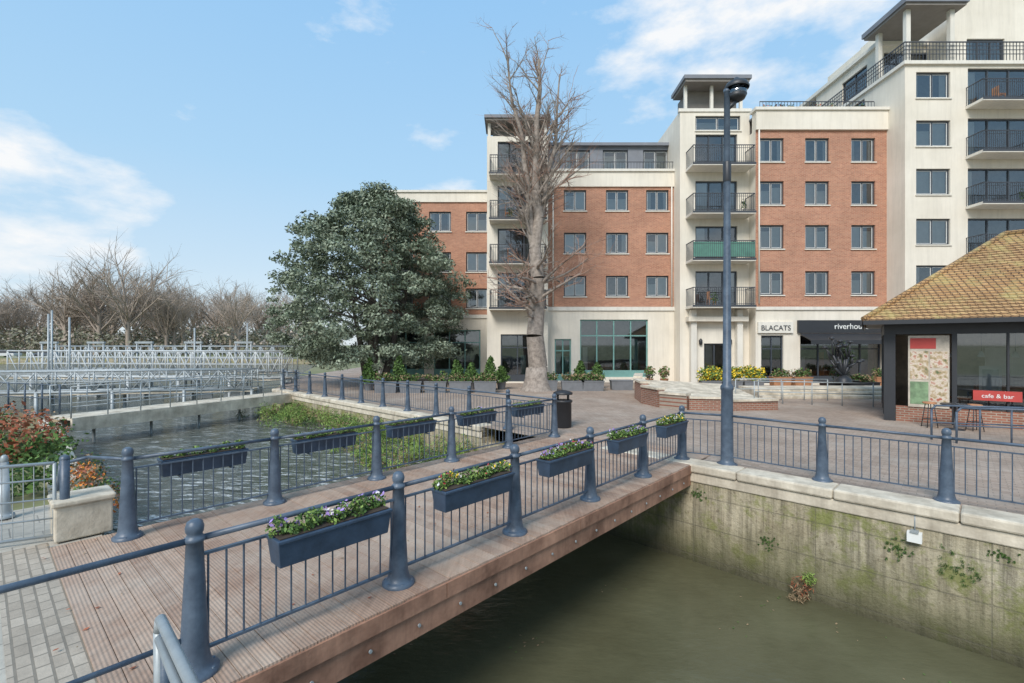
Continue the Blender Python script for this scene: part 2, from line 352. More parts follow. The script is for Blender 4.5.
c=a+Vector((-.0,-.09)); m.path([(c.x+.06,c.y,.5),(c.x+.06,c.y,1.0),(b.x+.02,b.y-.1,1.0)],.022,galv,10)
for k in (.12,1.0,2.0):
    pp=a+v_*k; m.tube((pp.x,pp.y,0),(pp.x,pp.y,1.04),.024,.024,navy,8)
for z in (.75,.5,.25): m.tube((a.x,a.y,z),(b.x,b.y,z),.012,.012,navy,6)
m.build("rails",e)
e=E("stone_pier"); m=MB(); m.bar(P(-.45,3.95),P(.12,3.95),.5,0.02,.46,stone,off=.33); m.bar(P(-.48,3.95),P(.15,3.95),.58,.462,.53,stone,off=.33); m.build("pier",e,bevel=.02)
e=E("handrail"); m=MB(); p1=farp[0]; p2=P(-.1,4.3); p3=P(-.35,4.6)
m.path([(p1.x,p1.y,1.03),(p2.x,p2.y,1.0),(p3.x,p3.y,.9),(p3.x-.02,p3.y,.55)],.022,navy,10); m.build("rail",e)
e=E("steel_gate"); m=MB(); g0=Vector((-5.73,6.15)); g1=Vector((-7.6,5.25)); dd=(g1-g0).normalized()
m.tube((g0.x,g0.y,0),(g0.x,g0.y,1.04),.05,.05,navy,12); m.lathe((g0.x,g0.y,1.04),[(.055,0),(.05,.03),(.02,.05)],navy,12)
ga=g0+dd*.10; gb=g1
m.path([(ga.x,ga.y,.08),(ga.x,ga.y,1.0),(gb.x,gb.y,1.0),(gb.x,gb.y,.08),(ga.x,ga.y,.08)],.02,galv,8)
for z in (.30,.55,.80): m.tube((ga.x,ga.y,z),(gb.x,gb.y,z),.012,.012,galv,6)
for i in range(1,20):
    c=ga+(gb-ga)*i/20; m.tube((c.x,c.y,.08),(c.x,c.y,1.0),.005,.005,galv,4)
m.build("gate_frame",e)
e=E("bollard"); m=MB(); post(m,(-7.3,6.9),.9,galv,.7); m.build("post",e)

# ------------------------------------------------------------ foliage helper
def leaves(name,parent,blobs,size,mats,shell=.55,seed=1,up=.3,asp=.55):
    r=np.random.default_rng(seed); V=[];Fi=[];Mi=[];base=0
    for bl in blobs:
        c,rad,n=bl[0],bl[1],bl[2]; ms=bl[3] if len(bl)>3 else None
        dirs=r.normal(size=(n,3)); dirs/=np.linalg.norm(dirs,axis=1)[:,None]
        rr=(shell+(1-shell)*r.random(n))**.8; rr*=np.where(r.random(n)<.12,1.15,1)
        pc=np.array(c)+dirs*rr[:,None]*np.array(rad)
        nr=dirs*.5+r.normal(size=(n,3))*.6+np.array([0,0,up]); nr/=np.linalg.norm(nr,axis=1)[:,None]
        t=np.cross(nr,r.normal(size=(n,3))); t/=np.linalg.norm(t,axis=1)[:,None]; bt=np.cross(nr,t)
        sz=size*(.6+.8*r.random(n))[:,None]
        q=np.stack([pc-t*sz,pc+bt*sz*asp,pc+t*sz,pc-bt*sz*asp],1).reshape(-1,3)
        V.append(q); idx=np.arange(n*4).reshape(n,4)+base; Fi.append(idx); base+=n*4
        if ms is None: Mi.append(r.integers(0,len(mats),n))
        else: Mi.append(np.array(r.choice(ms,n)))
    V=np.concatenate(V);Fi=np.concatenate(Fi);Mi=np.concatenate(Mi)
    me=bpy.data.meshes.new(name); me.from_pydata(V.tolist(),[],Fi.tolist())
    for mm in mats: me.materials.append(mm)
    me.polygons.foreach_set("material_index",Mi.astype(np.int32)); me.update()
    o=bpy.data.objects.new(name,me); scene.collection.objects.link(o)
    if parent: o.parent=parent
    return o
fm=[gr1,gr2,purp,whi,yel,orng,pink,gr3]
def flowerbox(i,s,t,L,side,pal,lush,zt=.93):
    e=E("flower_planter"); m=MB(); wd=.23
    o=.16*side
    def ring(z,ww,ll):
        a=P(s-L/2*ll,t+o-ww/2); b=P(s+L/2*ll,t+o-ww/2); c=P(s+L/2*ll,t+o+ww/2); dq=P(s-L/2*ll,t+o+ww/2); return [(p.x,p.y,z) for p in (a,b,c,dq)]
    m.hexa(ring(zt-.23,wd*.8,.96),ring(zt-.03,wd,1),navybox); m.hexa(ring(zt-.028,wd+.03,1.015),ring(zt,wd+.03,1.015),navybox)
    m.hexa(ring(zt+.001,wd-.03,.97),ring(zt+.012,wd-.03,.97),soil)
    for k in (-.3,.3):
        p=P(s+k*L,t); q=P(s+k*L,t+o); m.bar(p,q,.03,zt-.26,zt-.235,navy)
    m.build("trough",e,bevel=.006)
    bl=[]; n=11 if lush else 6
    for k in range(n):
        ss=s-L/2+L*(k+.5)/n; c=P(ss,t+o+random.uniform(-.05,.05)); h=random.uniform(.03,.09)*(1 if lush else .7)
        bl.append(((c.x,c.y,zt+.02+h*.6),(.085,.085,h+.02),150,[0,0,7,1]))
        if pal and random.random()<(.8 if lush else .5): bl.append(((c.x,c.y,zt+.05+h*.9),(.09,.09,h*.8),int(random.uniform(8,26)),pal))
    leaves("plants",e,bl,.019,fm,.5,seed=50+i)
pals=[[2,2,2,3],[4,4,6,3],[2,6,2,3],[3,2,2],[3,4]]
for i in range(5):
    s=STEP*(i+.52)+(.08 if i==0 else 0); flowerbox(i,s,0,[1.05,1.1,1.1,1.05,1.05][i],-1,pals[i],True)
for i in range(5): flowerbox(10+i,.2+STEP*(i+.5),3.6,1.08,1,[3,2] if i%2 else None,False)

# ------------------------------------------------------------ street lamp
e=E("street_lamp"); m=MB()
m.lathe((lampP.x,lampP.y,.0),[(.2,0),(.2,.04),(.14,.06),(.125,.12),(.115,1.55),(.13,1.58),(.13,1.64),(.085,1.70),(.07,5),(.058,7.75),(.07,7.76),(.07,7.82)],navy,20)
m.lathe((lampP.x,lampP.y,5.9),[(.075,0),(.08,.02),(.08,.4),(.07,.42)],blacksteel,14)
m.build("column",e); m=MB(); lx=lampP.x+.2
m.lathe((lx,lampP.y,7.56),[(.05,0),(.16,.06),(.2,.14)],blacksteel,20)
m.lathe((lx,lampP.y,7.705),[(.19,0),(.21,.12)],glass,20)
m.lathe((lx,lampP.y,7.83),[(.24,0),(.25,.03),(.2,.12),(.08,.19),(.03,.24)],blacksteel,20)
m.tube((lampP.x,lampP.y,7.4),(lx,lampP.y,7.6),.04,.05,blacksteel,10); m.tube((lampP.x,lampP.y,7.8),(lx,lampP.y,7.95),.04,.04,blacksteel,10); m.build("lantern",e)

e=E("wall_light"); m=MB(); wp=far(1.16); o=Vector((-.704,-.71)); c=wp+o*.06
m.bar(c+v_*.09,c-v_*.09,.12,-.55,-.40,signwhite); m.bar(c+v_*.05,c-v_*.05,.16,-.40,-.375,galv); m.tube((wp.x+o.x*.03,wp.y+o.y*.03,-.4),(wp.x+o.x*.03,wp.y+o.y*.03,-.14),.01,.01,galv,6); m.build("housing",e)
wp=far(2.7)+o*.1; leaves("wall_weeds",None,[((wp.x,wp.y,-1.78),(.2,.15,.2),260,[0,1]),((wp.x+.1,wp.y-.05,-1.62),(.12,.12,.12),160,[2]),((wp.x-.1,wp.y-.08,-1.92),(.2,.15,.08),160,[1])],.035,[rust,dried,gr3],.3,seed=4,up=.6,asp=.2)
for k,z,s in ((1.35,-.75,.16),(.72,-.85,.24),(4.6,-.6,.13),(.2,-.5,.1),(3.3,-1.2,.12),(-.3,-1.3,.2)):
    wp=far(k)
    bl=[((wp.x+v_.x*q,wp.y+v_.y*q,z+random.gauss(0,.45)*s),(s*.28,s*.1,s*.25*random.uniform(.4,1.2)),70) for q in [random.gauss(0,.7)*s for _ in range(26)]]
    leaves("moss_patch",None,bl,.009,[gr1,gr2],.1,seed=int(abs(k)*100))

# ------------------------------------------------------------ buildings
def facade(name,parent,o,d,L,z0,z1,ops,wall,frame=darkframe,rev=.16,mull=True,sill=True):
    d=Vector(d).normalized(); nr=Vector((d.y,-d.x)); o=Vector(o)
    def W(s,z,dep=0): p=o+d*s-nr*dep; return (p.x,p.y,z)
    m=MB(); S=sorted(set([0,L]+[x for q in ops for x in q[:2]])); Z=sorted(set([z0,z1]+[x for q in ops for x in q[2:4]]))
    for i in range(len(S)-1):
        for j in range(len(Z)-1):
            cs=(S[i]+S[i+1])/2; cz=(Z[j]+Z[j+1])/2
            if any(q[0]<cs<q[1] and q[2]<cz<q[3] for q in ops): continue
            m.face([W(S[i],Z[j]),W(S[i+1],Z[j]),W(S[i+1],Z[j+1]),W(S[i],Z[j+1])],wall)
    for q in ops:
        a,b,c,e_=q[:4]
        m.face([W(a,c),W(a,c,rev+.1),W(a,e_,rev+.1),W(a,e_)],wall); m.face([W(b,c,rev+.1),W(b,c),W(b,e_),W(b,e_,rev+.1)],wall)
        m.face([W(a,e_,rev+.1),W(b,e_,rev+.1),W(b,e_),W(a,e_)],wall); m.face([W(a,c),W(b,c),W(b,c,rev+.1),W(a,c,rev+.1)],wall)
    m.build(name,parent)
    fr=MB(); gl=MB(); cu=MB()
    def fb(s0,s1,za,zb,d0=rev-.05,d1=rev+.03,mat=None,mb=None):
        (mb or fr).hexa([W(s0,za,d0),W(s1,za,d0),W(s1,za,d1),W(s0,za,d1)],[W(s0,zb,d0),W(s1,zb,d0),W(s1,zb,d1),W(s0,zb,d1)],mat or frame)
    for q in ops:
        a,b,c,e_=q[:4]; kind=q[4] if len(q)>4 else 'w'; t=.085
        fb(a,a+t,c,e_);fb(b-t,b,c,e_);fb(a+t,b-t,c,c+t);fb(a+t,b-t,e_-t,e_)
        if kind=='w':
            mid=(a+b)/2; fb(mid-.03,mid+.03,c+t,e_-t)
            if sill: fb(a-.06,b+.06,c-.07,c-.003,-.07,.02,mat=creamw)
            style=random.random()  # curtains; their high share also whitens panes in place of reflections
            for x0,x1 in ((a+t,mid-.03),(mid+.03,b-t)):
                for g0,g1,h0,h1 in ((x0,x0+.03,c+t,e_-t),(x1-.03,x1,c+t,e_-t),(x0+.03,x1-.03,c+t,c+t+.03),(x0+.03,x1-.03,e_-t-.03,e_-t)): fb(g0,g1,h0,h1,rev-.02,rev+.02,mat=signwhite)
                if style<.55: fb(x0,x1,c+t,e_-t-random.choice((0,.25,.45)),rev+.10,rev+.105,mat=curtain,mb=cu)
                elif style<.85:
                    w0=random.uniform(.15,.4); s0=x0 if x0<mid-.1 else x1-w0
                    fb(s0,s0+w0,c+t,e_-t,rev+.10,rev+.105,mat=curtain,mb=cu)
        elif kind=='d':
            n=3 if b-a>1.8 else 2
            for k in range(1,n): x=a+(b-a)*k/n; fb(x-.04,x+.04,c+t,e_-t)
            if random.random()<.8: w0=random.uniform(.4,.8); fb(a+t,a+t+w0,c+t,e_-t,rev+.12,rev+.125,mat=curtain,mb=cu)
            if random.random()<.6: w0=random.uniform(.3,.7); fb(b-t-w0,b-t,c+t,e_-t,rev+.12,rev+.125,mat=curtain,mb=cu)
        elif kind=='s':
            n=max(2,round((b-a)/1.1))
            for k in range(1,n): x=a+(b-a)*k/n; fb(x-.04,x+.04,c+t,e_-t)
            zt=c+(e_-c)*.72; fb(a+t,b-t,zt-.04,zt+.04,rev-.052,rev+.032); zt=c+.45; fb(a+t,b-t,c+t,zt,rev-.045,rev+.025)
            for k in range(n):
                if random.random()<.6: x=a+(b-a)*(k+.2)/n; fb(x,x+.35,zt,c+(e_-c)*random.uniform(.5,.68),rev+.3,rev+.31,mat=random.choice((curtain,terracotta,greenframe)),mb=cu)
        gl.face([W(a+t,c+t,rev),W(b-t,c+t,rev),W(b-t,e_-t,rev),W(a+t,e_-t,rev)],glass)
    fr.build(name+"_window_frames",parent); gl.build(name+"_glazing",parent)
    if cu.f: cu.build(name+"_curtains",parent)
def wins(cxs,czs,w,h,x0,kind='w'): return [(x-x0-w/2,x-x0+w/2,z-h/2,z+h/2,kind) for x in cxs for z in czs]
def slabx(name,parent,x0,x1,y0,y1,z0,z1,mat,bev=0): m=MB(); m.box(x0,x1,y0,y1,z0,z1,mat); return m.build(name,parent,bev)
def balcony(parent,x0,x1,yf,yb,z,mat=railsteel,slab=creamw,side=True):
    m=MB(); m.box(x0,x1,yf,yb,z-.16,z,slab); m.box(x0-.02,x1+.02,yf-.02,yf-.001,z-.1,z+.02,mat)
    m.box(x0+.03,x1-.03,yf+.03,yf+.07,z+1.08,z+1.13,mat); m.box(x0+.03,x1-.03,yf+.035,yf+.065,z+.08,z+.11,mat); m.box(x0+.03,x1-.03,yf+.035,yf+.065,z+.92,z+.94,mat)
    n=int((x1-x0)/.12)
    for i in range(n+1):
        x=x0+.04+(x1-x0-.08)*i/n; m.box(x-.012,x+.012,yf+.04,yf+.06,z,z+1.08,mat)
    for x in (x0+.03,x1-.07):
        m.box(x,x+.04,yf+.07,yb,z+1.08,z+1.13,mat)
        k=int((yb-yf)/.14)
        for i in range(1,k+1): y=yf+.04+(yb-yf-.05)*i/k; m.box(x+.01,x+.03,y-.01,y+.01,z,z+1.08,mat)
    m.build("balcony",parent)
    if random.random()<.7:
        x=random.uniform(x0+.5,x1-.5); leaves("balcony_plant",parent,[((x,yf+.35,z+.45),(.22,.18,.42),110)],.06,[gr1,gr2],.2,seed=int(x*100)%997)
    if random.random()<.6:
        x=random.uniform(x0+.6,x1-.9); m=MB(); m.box(x,x+.45,yf+.4,yf+.8,z+.42,z+.46,terracotta); m.box(x,x+.04,yf+.4,yf+.8,z+.46,z+.9,terracotta)
        for ax in (x,x+.41):
            for ay in (yf+.4,yf+.76): m.box(ax,ax+.04,ay,ay+.04,z,z+.42,terracotta)
        m.build("balcony_chair",parent)

ab=E("apartment_building")
D=32.2
facade("centre_brick_wall",ab,(2.36,D),(1,0),8.6,4.98,13.1,wins((4.23,7.05,9.75),(12.2,9.34,6.45),1.5,1.4,2.36),brick)
facade("centre_ground_floor",ab,(2.36,D-.05),(1,0),8.6,0,4.98,[(2.2,6.75,.35,4.2,'s'),(.5,1.6,.1,2.9,'s')],cream,frame=greenframe)
slabx("string_course",ab,2.36,10.9,D-.14,D-.052,4.8,5.05,creamw)
m=MB(); m.box(2.36,10.9,D-.1,D+.4,13.1,14.1,cream); m.box(2.36,10.9,D-.2,D+.45,14.1,14.26,creamw); m.build("parapet",ab)
facade("centre_mansard",ab,(2.36,D+1.2),(1,0),8.6,14.0,16.3,wins((4.55,7.2,10.0),(15.35,),1.75,1.45,2.36),slate,sill=False)
m=MB(); m.box(2.2,11.0,D+.95,D+6,16.3,16.5,slate); m.box(2.36,10.9,D+.4,D+1.2,13.9,14.0,roofm); m.build("roof",ab)
m=MB()
for i in range(44): m.box(2.4+i*.2,2.42+i*.2,D+.1,D+.12,14.26,14.8,railsteel)
m.box(2.38,10.9,D+.09,D+.13,14.8,14.84,railsteel); m.build("roof_railing",ab)
m=MB()
for x,y,z in ((2.75,D-.06,13.1),(10.7,D-.06,13.1),(15.5,30.1,16.0)): m.tube((x,y,5.1),(x,y,z),.05,.05,creamw,8)
m.build("downpipes",ab)
DL=35.0; XL=-9.6
facade("left_brick_wall",ab,(XL,DL),(1,0),-1.6-XL,4.6,12.9,wins((-8,-5.25,-2.55),(11.5,8.55,5.9),1.6,1.45,XL),brick)
facade("left_ground_floor",ab,(XL,DL-.05),(1,0),-1.6-XL,0,4.6,[(.5,3.2,.3,3.6,'s'),(3.9,7.3,.3,3.6,'s')],cream,frame=greenframe)
m=MB(); m.box(XL-.05,-1.6,DL-.1,DL+.5,12.9,13.6,cream); m.box(XL-.1,-1.6,DL-.2,DL+.5,13.6,13.75,creamw); m.box(XL,-1.6,DL-.13,DL-.052,4.45,4.7,creamw); m.build("left_parapet",ab)
facade("left_side_wall",ab,(XL,DL+9),(0,-1),9.0,0,12.9,[],brick)
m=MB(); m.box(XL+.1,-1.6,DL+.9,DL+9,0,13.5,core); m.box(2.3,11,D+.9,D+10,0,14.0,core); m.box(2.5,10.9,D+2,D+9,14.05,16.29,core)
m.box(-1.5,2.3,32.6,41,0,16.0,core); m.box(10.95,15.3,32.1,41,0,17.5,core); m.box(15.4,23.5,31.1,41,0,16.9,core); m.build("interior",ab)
facade("tower_wall",ab,(-1.64,31.5),(1,0),4.0,0,16.2,[(.7,3.3,z+.03,z+2.35,'d') for z in (4.9,7.8,10.6,13.5)]+[(.9,3.1,.1,3.2,'s')],cream)
m=MB(); m.face([(-1.64,41,0),(-1.64,31.5,0),(-1.64,31.5,16.2),(-1.64,41,16.2)],cream); m.face([(2.36,31.5,0),(2.36,41,0),(2.36,41,16.2),(2.36,31.5,16.2)],cream); m.box(-1.64,2.36,31.55,41,16.0,16.19,roofm)
m.box(-1.8,2.5,31.1,33.6,17.25,17.45,slate); m.box(-1.7,2.4,31.2,33.5,17.12,17.25,soffit); m.box(-1.3,2.0,32.4,34.2,16.2,17.12,soffit)
for x in (-1.5,2.2): m.box(x-.09,x+.09,31.6,31.78,16.2,17.12,creamw)
m.build("tower_roof",ab)
for z in (4.9,7.8,10.6,13.5): balcony(ab,-1.45,2.2,30.5,31.49,z)
facade("tower_wall",ab,(10.85,31.0),(1,0),4.5,0,17.6,[(1.0,3.7,z+.03,z+2.3,'d') for z in (4.97,7.87,10.8,13.8)]+[(1.55,2.95,.1,2.6,'d'),(1.0,3.9,16.35,17.3,'w')],cream)
m=MB(); m.face([(10.85,41,0),(10.85,31,0),(10.85,31,17.6),(10.85,41,17.6)],cream); m.face([(15.35,31,0),(15.35,41,0),(15.35,41,17.6),(15.35,31,17.6)],cream)
m.box(10.87,15.33,31.05,36,17.4,17.58,roofm); m.box(10.75,15.45,30.93,31.1,17.55,17.75,creamw)
m.box(11.6,14.9,31.9,33.6,17.6,19.35,soffit); m.box(11.0,15.3,30.6,33.2,19.52,19.75,slate); m.box(11.1,15.2,30.7,33.1,19.36,19.52,soffit)
for x in (11.3,13.0,14.9): m.box(x-.09,x+.09,31.2,31.38,17.6,19.38,creamw)
m.build("tower_roof",ab)
for z in (4.97,7.87,10.8,13.8): balcony(ab,11.2,15.1,29.7,30.99,z)
m=MB(); m.box(11.25,15.05,29.745,29.755,7.95,8.9,M("green_net",(.09,.22,.17),.8)); m.build("balcony_screen",ab)
m=MB()
for x,hh in ((11.6,4.75),(14.55,4.75)): m.box(x-.18,x+.18,30.6,30.98,0,hh,creamw)
m.box(11.2,15.0,30.4,30.96,4.0,4.3,cream); m.build("entrance_portico",ab)
m=MB()
for x in (12.15,14.05): m.lathe((x,30.9,2.5),[(.05,0),(.1,.05),(.12,.3),(.03,.42)],blacksteel,8)
m.build("wall_lanterns",ab)
facade("right_brick_wall",ab,(15.3,30.2),(1,0),8.3,4.83,16.0,wins((16.35,19.2,22.1),(14.77,12.06,9.3,6.4),1.5,1.5,15.3),brick)
facade("right_ground_floor",ab,(15.3,30.15),(1,0),8.3,0,4.83,[(.35,1.75,.1,3.1,'s'),(2.8,5.2,.1,3.1,'s'),(5.4,7.9,.1,3.1,'s')],cream,frame=darkframe)
m=MB(); m.box(15.3,23.57,30.05,30.6,16.0,17.2,cream); m.box(15.2,23.57,29.95,30.7,17.2,17.38,creamw); m.box(15.3,23.57,30.06,30.148,4.7,4.9,creamw)
m.face([(15.3,31.2,0),(15.3,30.15,0),(15.3,30.15,16.0),(15.3,31.2,16.0)],cream); m.box(15.3,23.5,30.6,41,16.9,17.0,roofm); m.build("right_parapet",ab)
m=MB(); m.box(15.4,17.6,30.02,30.145,3.25,3.95,creamw); m.box(17.9,23.3,29.98,30.145,3.25,4.05,blacksteel); m.build("shop_fascia",ab)
def text(s,x,y,z,size,mat,parent,ext=.01):
    c=bpy.data.curves.new("lettering","FONT"); c.body=s; c.size=size; c.extrude=ext; c.align_x='CENTER'
    o=bpy.data.objects.new("lettering",c); scene.collection.objects.link(o); o.location=(x,y,z); o.rotation_euler=(math.radians(90),0,0); c.materials.append(mat); o.parent=parent
text("BLACATS",16.5,30.0,3.42,.45,darkframe,ab); text("riverhouse",21.2,29.96,3.5,.5,signwhite,ab)
m=MB(); m.hexa([(18.0,28.9,2.75),(23.2,28.9,2.75),(23.2,29.97,3.15),(18.0,29.97,3.15)],[(18.0,28.9,2.8),(23.2,28.9,2.8),(23.2,29.97,3.22),(18.0,29.97,3.22)],blacksteel); m.box(18.0,23.2,28.88,28.9,2.55,2.8,blacksteel); m.build("awning",ab)
leaves("rooftop_plants",ab,[((x,30.9,17.6),(.45,.3,.45),140) for x in (16.4,17.2,17.9,19.6,20.4,22.4)],.07,[gr1,gr2,rust],.2,seed=9)
m=MB(); m.box(16,23.4,31.0,31.04,18.2,18.25,railsteel)
for i in range(38): m.box(16+i*.2,16.02+i*.2,31.0,31.03,17.0,18.2,railsteel)
m.build("roof_railing",ab)

wb=E("apartment_block")
WX,WD=23.58,28.8
bal=(16.8,13.8,10.8,7.8,4.8)
facade("front_wall",wb,(WX,WD),(1,0),14.0,0,19.3,[(25.3-1.05-WX,25.3+1.0-WX,z-.78,z+.78,'w') for z in (18.1,15.2,12.3,9.3,6.5)]+[(27.35-WX,31.2-WX,z+.03,z+2.3,'d') for z in bal]+[(33-WX,35-WX,z,z+1.6,'w') for z in (17.2,14.4,11.4,8.4,5.6)],cream)
facade("side_wall",wb,(WX,WD+9.5),(0,-1),9.5,0,19.3,[(2.0,3.6,17.6,19.0,'w'),(4.6,6.2,17.6,19.0,'w')],cream)
m=MB(); m.box(WX+.9,37.4,WD+.9,42,0,19.2,core); m.box(WX-.15,37.6,WD-.15,42,19.3,19.5,creamw); m.build("upper_slab",wb)
facade("penthouse_wall",wb,(24.4,32.0),(1,0),13,19.5,22.4,[(.4,3.2,19.6,22.0,'s'),(3.6,6.2,19.6,22.0,'s')],cream)
facade("penthouse_side",wb,(24.4,38.5),(0,-1),6.5,19.5,22.4,[(3,5.5,20,21.8,'s')],cream)
facade("upper_wall",wb,(27.6,30.4),(1,0),9.8,19.5,26,[(1.2,3.6,19.7,21.9,'d'),(5,7.2,19.7,21.9,'d')],cream)
m=MB(); m.box(24.2,27.59,31.8,42,22.4,22.65,creamw); m.box(24.7,37.3,32.6,42,19.55,22.35,core); m.box(27.62,37.3,31.2,42,22.66,25.9,cream); m.face([(27.6,38,19.5),(27.6,30.4,19.5),(27.6,30.4,26),(27.6,38,26)],cream)
m.box(23.3,27.1,28.4,32.0,22.85,23.15,slate); m.box(23.4,27.0,28.5,31.9,22.7,22.85,soffit)
for x,y in ((23.85,29.0),(23.85,31.2),(26.5,29.0)): m.box(x-.13,x+.13,y-.13,y+.13,19.5,22.7,creamw)
m.build("penthouse_roof",wb)
m=MB(); m.box(WX-.1,37.4,WD-.1,WD-.05,20.6,20.66,railsteel); m.box(WX-.1,WX-.05,WD-.05,38,20.6,20.66,railsteel)
for z in (19.9,20.15,20.38): m.box(WX-.1,37.4,WD-.095,WD-.06,z,z+.03,railsteel); m.box(WX-.095,WX-.06,WD-.05,38,z,z+.03,railsteel)
for i in range(70): m.box(WX+i*.2,WX+i*.2+.025,WD-.09,WD-.06,19.5,20.6,railsteel)
for i in range(46): m.box(WX-.09,WX-.06,WD+i*.2,WD+i*.2+.025,19.5,20.6,railsteel)
m.build("terrace_railing",wb)
for z in bal: balcony(wb,27.2,31.5,27.7,28.79,z)

# ------------------------------------------------------------ kiosk (built along its own axes, then turned to face the quay)
ki=E("cafe_kiosk",(12.4,16.0,0)); ki.rotation_euler=(0,0,math.atan2(-.6,.8)); LX,LY=12.0,6.4
m=MB(); ex0,ex1,ey0,ey1,ez=-.55,12.6,-.7,7.1,3.30; pk0,pk1,py,pz=3.35,8.7,3.2,6.3
c=[(ex0,ey0,ez),(ex1,ey0,ez),(ex1,ey1,ez),(ex0,ey1,ez)]; r0=(pk0,py,pz); r1=(pk1,py,pz)
m.face([c[0],c[1],r1,r0],tile); m.face([c[3],c[0],r0],tile); m.face([c[1],c[2],r1],tile); m.face([c[2],c[3],r0,r1],tile)
m.build("roof",ki); m=MB()
m.box(ex0+.05,ex1-.05,ey0+.05,ey1-.05,ez-.06,ez-.012,soffit); m.build("soffit",ki)
m=MB(); rows=30
for i in range(0,rows):
    f=i/rows; z=ez+(pz-ez)*f; xa=ex0+(pk0-ex0)*f; xb=ex1+(pk1-ex1)*f; ya=ey0+(py-ey0)*f; yb=ey1+(py-ey1)*f
    nseg=max(1,int((xb-xa)/.17)); 
    for j in range(nseg):
        x0=xa+(xb-xa)*j/nseg; x1=xa+(xb-xa)*(j+1)/nseg-.008; dz=random.uniform(0,.012)
        m.hexa([(x0,ya-.02,z+.0),(x1,ya-.02,z+.0),(x1,ya+.12,z+.09),(x0,ya+.12,z+.09)],[(x0,ya-.02,z+.025+dz),(x1,ya-.02,z+.025+dz),(x1,ya+.12,z+.108),(x0,ya+.12,z+.108)],tile)
    nseg=max(1,int((yb-ya)/.17))
    for j in range(nseg):
        y0=ya+(yb-ya)*j/nseg; y1=ya+(yb-ya)*(j+1)/nseg-.008; dz=random.uniform(0,.012)
        m.hexa([(xa-.02,y1,z),(xa-.02,y0,z),(xa+.12,y0,z+.09),(xa+.12,y1,z+.09)],[(xa-.02,y1,z+.025+dz),(xa-.02,y0,z+.025+dz),(xa+.12,y0,z+.108),(xa+.12,y1,z+.108)],tile)
m.build("tile_courses",ki); m=MB()
for a,b in ((c[0],r0),(c[1],r1),(c[2],r1),(c[3],r0),(r0,r1)): m.tube((a[0],a[1],a[2]+.04),(b[0],b[1],b[2]+.04),.09,.09,tile,8)
m.build("ridge_tiles",ki); m=MB()
m.box(ex0,ex1,ey0-.08,ey0-.03,ez-.14,ez+.0,blacksteel); m.box(ex0-.08,ex0-.03,ey0-.08,ey1,ez-.14,ez+.0,blacksteel); m.build("gutter",ki); m=MB()
m.box(0,LX,0,.2,2.85,ez-.07,blacksteel); m.box(0,.2,.2,LY,2.85,ez-.07,blacksteel)
for x in (0,1.68,4.2,6.7,9.2): m.box(x,x+(.3 if x==0 else .12),.01,.18,0,2.85,blacksteel)
m.box(2.9,2.95,.02,.16,.5,2.85,blacksteel)
for y in (2,4,6): m.box(.01,.18,y-.1,y+.1,0,2.85,blacksteel)
m.box(.31,LX,.03,.22,0,.5,brickd); m.box(.03,.22,.2,LY,0,.5,brickd); m.build("frame_and_plinth",ki)
m=MB(); m.face([(1.8,.1,.51),(LX,.1,.51),(LX,.1,2.85),(1.8,.1,2.85)],glass); m.face([(.1,LY,.51),(.1,.2,.51),(.1,.2,2.85),(.1,LY,2.85)],glass); m.build("glazing",ki)
intw=M("interior_wall",(.55,.48,.39),.8,.35,1.5)
m=MB(); m.box(.3,LX,4.4,4.5,0,3.2,intw); m.box(.3,LX,.3,4.4,.01,.03,terracotta); m.box(2.6,5,3.0,3.5,.03,1.1,terracotta)
m.box(2.35,2.85,.45,.5,.95,1.85,signwhite); m.box(2.42,2.78,.44,.449,1.05,1.75,galv); m.box(1.2,2.0,4.3,4.39,1.2,2.2,red); m.box(3,5,4.3,4.39,1.4,2.4,curtain)
for x in (1.9,2.6,3.4): m.tube((x,2,2.9),(x,2,2.3),.01,.01,blacksteel,5); m.lathe((x,2,2.1),[(.12,0),(.03,.2)],signwhite,10)
for x in (2.0,2.9,3.8):
    m.lathe((x,1.4,.03),[(.2,0),(.03,.04),(.03,.7),(.34,.72),(.34,.75)],terracotta,14)
    for dx in (-.5,.5): m.box(x+dx-.18,x+dx+.18,1.2,1.55,.45,.49,blacksteel); m.box(x+dx-.18,x+dx+.18,1.55,1.59,.49,.95,blacksteel); m.tube((x+dx,1.38,.03),(x+dx,1.38,.45),.02,.02,blacksteel,6)
m.build("interior",ki)
def posterm():
    m,nt,bs=newmat("poster_print"); v=objc(nt,0,(1,1,1)); n1=N(nt,"ShaderNodeTexNoise"); n1.inputs["Scale"].default_value=7; n1.inputs["Detail"].default_value=6; nt.links.new(v,n1.inputs["Vector"])
    c=ramp(nt,n1.outputs["Fac"],[(.3,(.10,.14,.06)),(.45,(.45,.33,.20)),(.55,(.65,.58,.48)),(.68,(.40,.12,.07))]); nt.links.new(c,bs.inputs["Base Color"]); bs.inputs["Roughness"].default_value=.35; return m
pm=posterm(); pgr=M("poster_green",(.18,.27,.15),.5,.4,5)
m=MB(); m.box(.62,1.62,-.01,.02,.5,2.8,M("poster_board",(.50,.44,.36),.5,.3,3)); m.box(.67,1.12,-.02,-.011,1.4,2.3,pm); m.box(1.16,1.58,-.02,-.011,.7,1.7,pm); m.box(.67,1.3,-.02,-.011,2.38,2.72,red); m.box(.67,1.12,-.02,-.011,.6,1.32,pgr); m.box(1.16,1.58,-.02,-.011,1.78,2.3,pm); m.build("poster",ki)
m=MB(); m.box(2.15,3.2,-.06,-.001,.82,1.12,red); m.build("sign_banner",ki)
c_=bpy.data.curves.new("lettering","FONT"); c_.body="cafe & bar"; c_.size=.17; c_.extrude=.004; c_.align_x='CENTER'; c_.materials.append(signwhite)
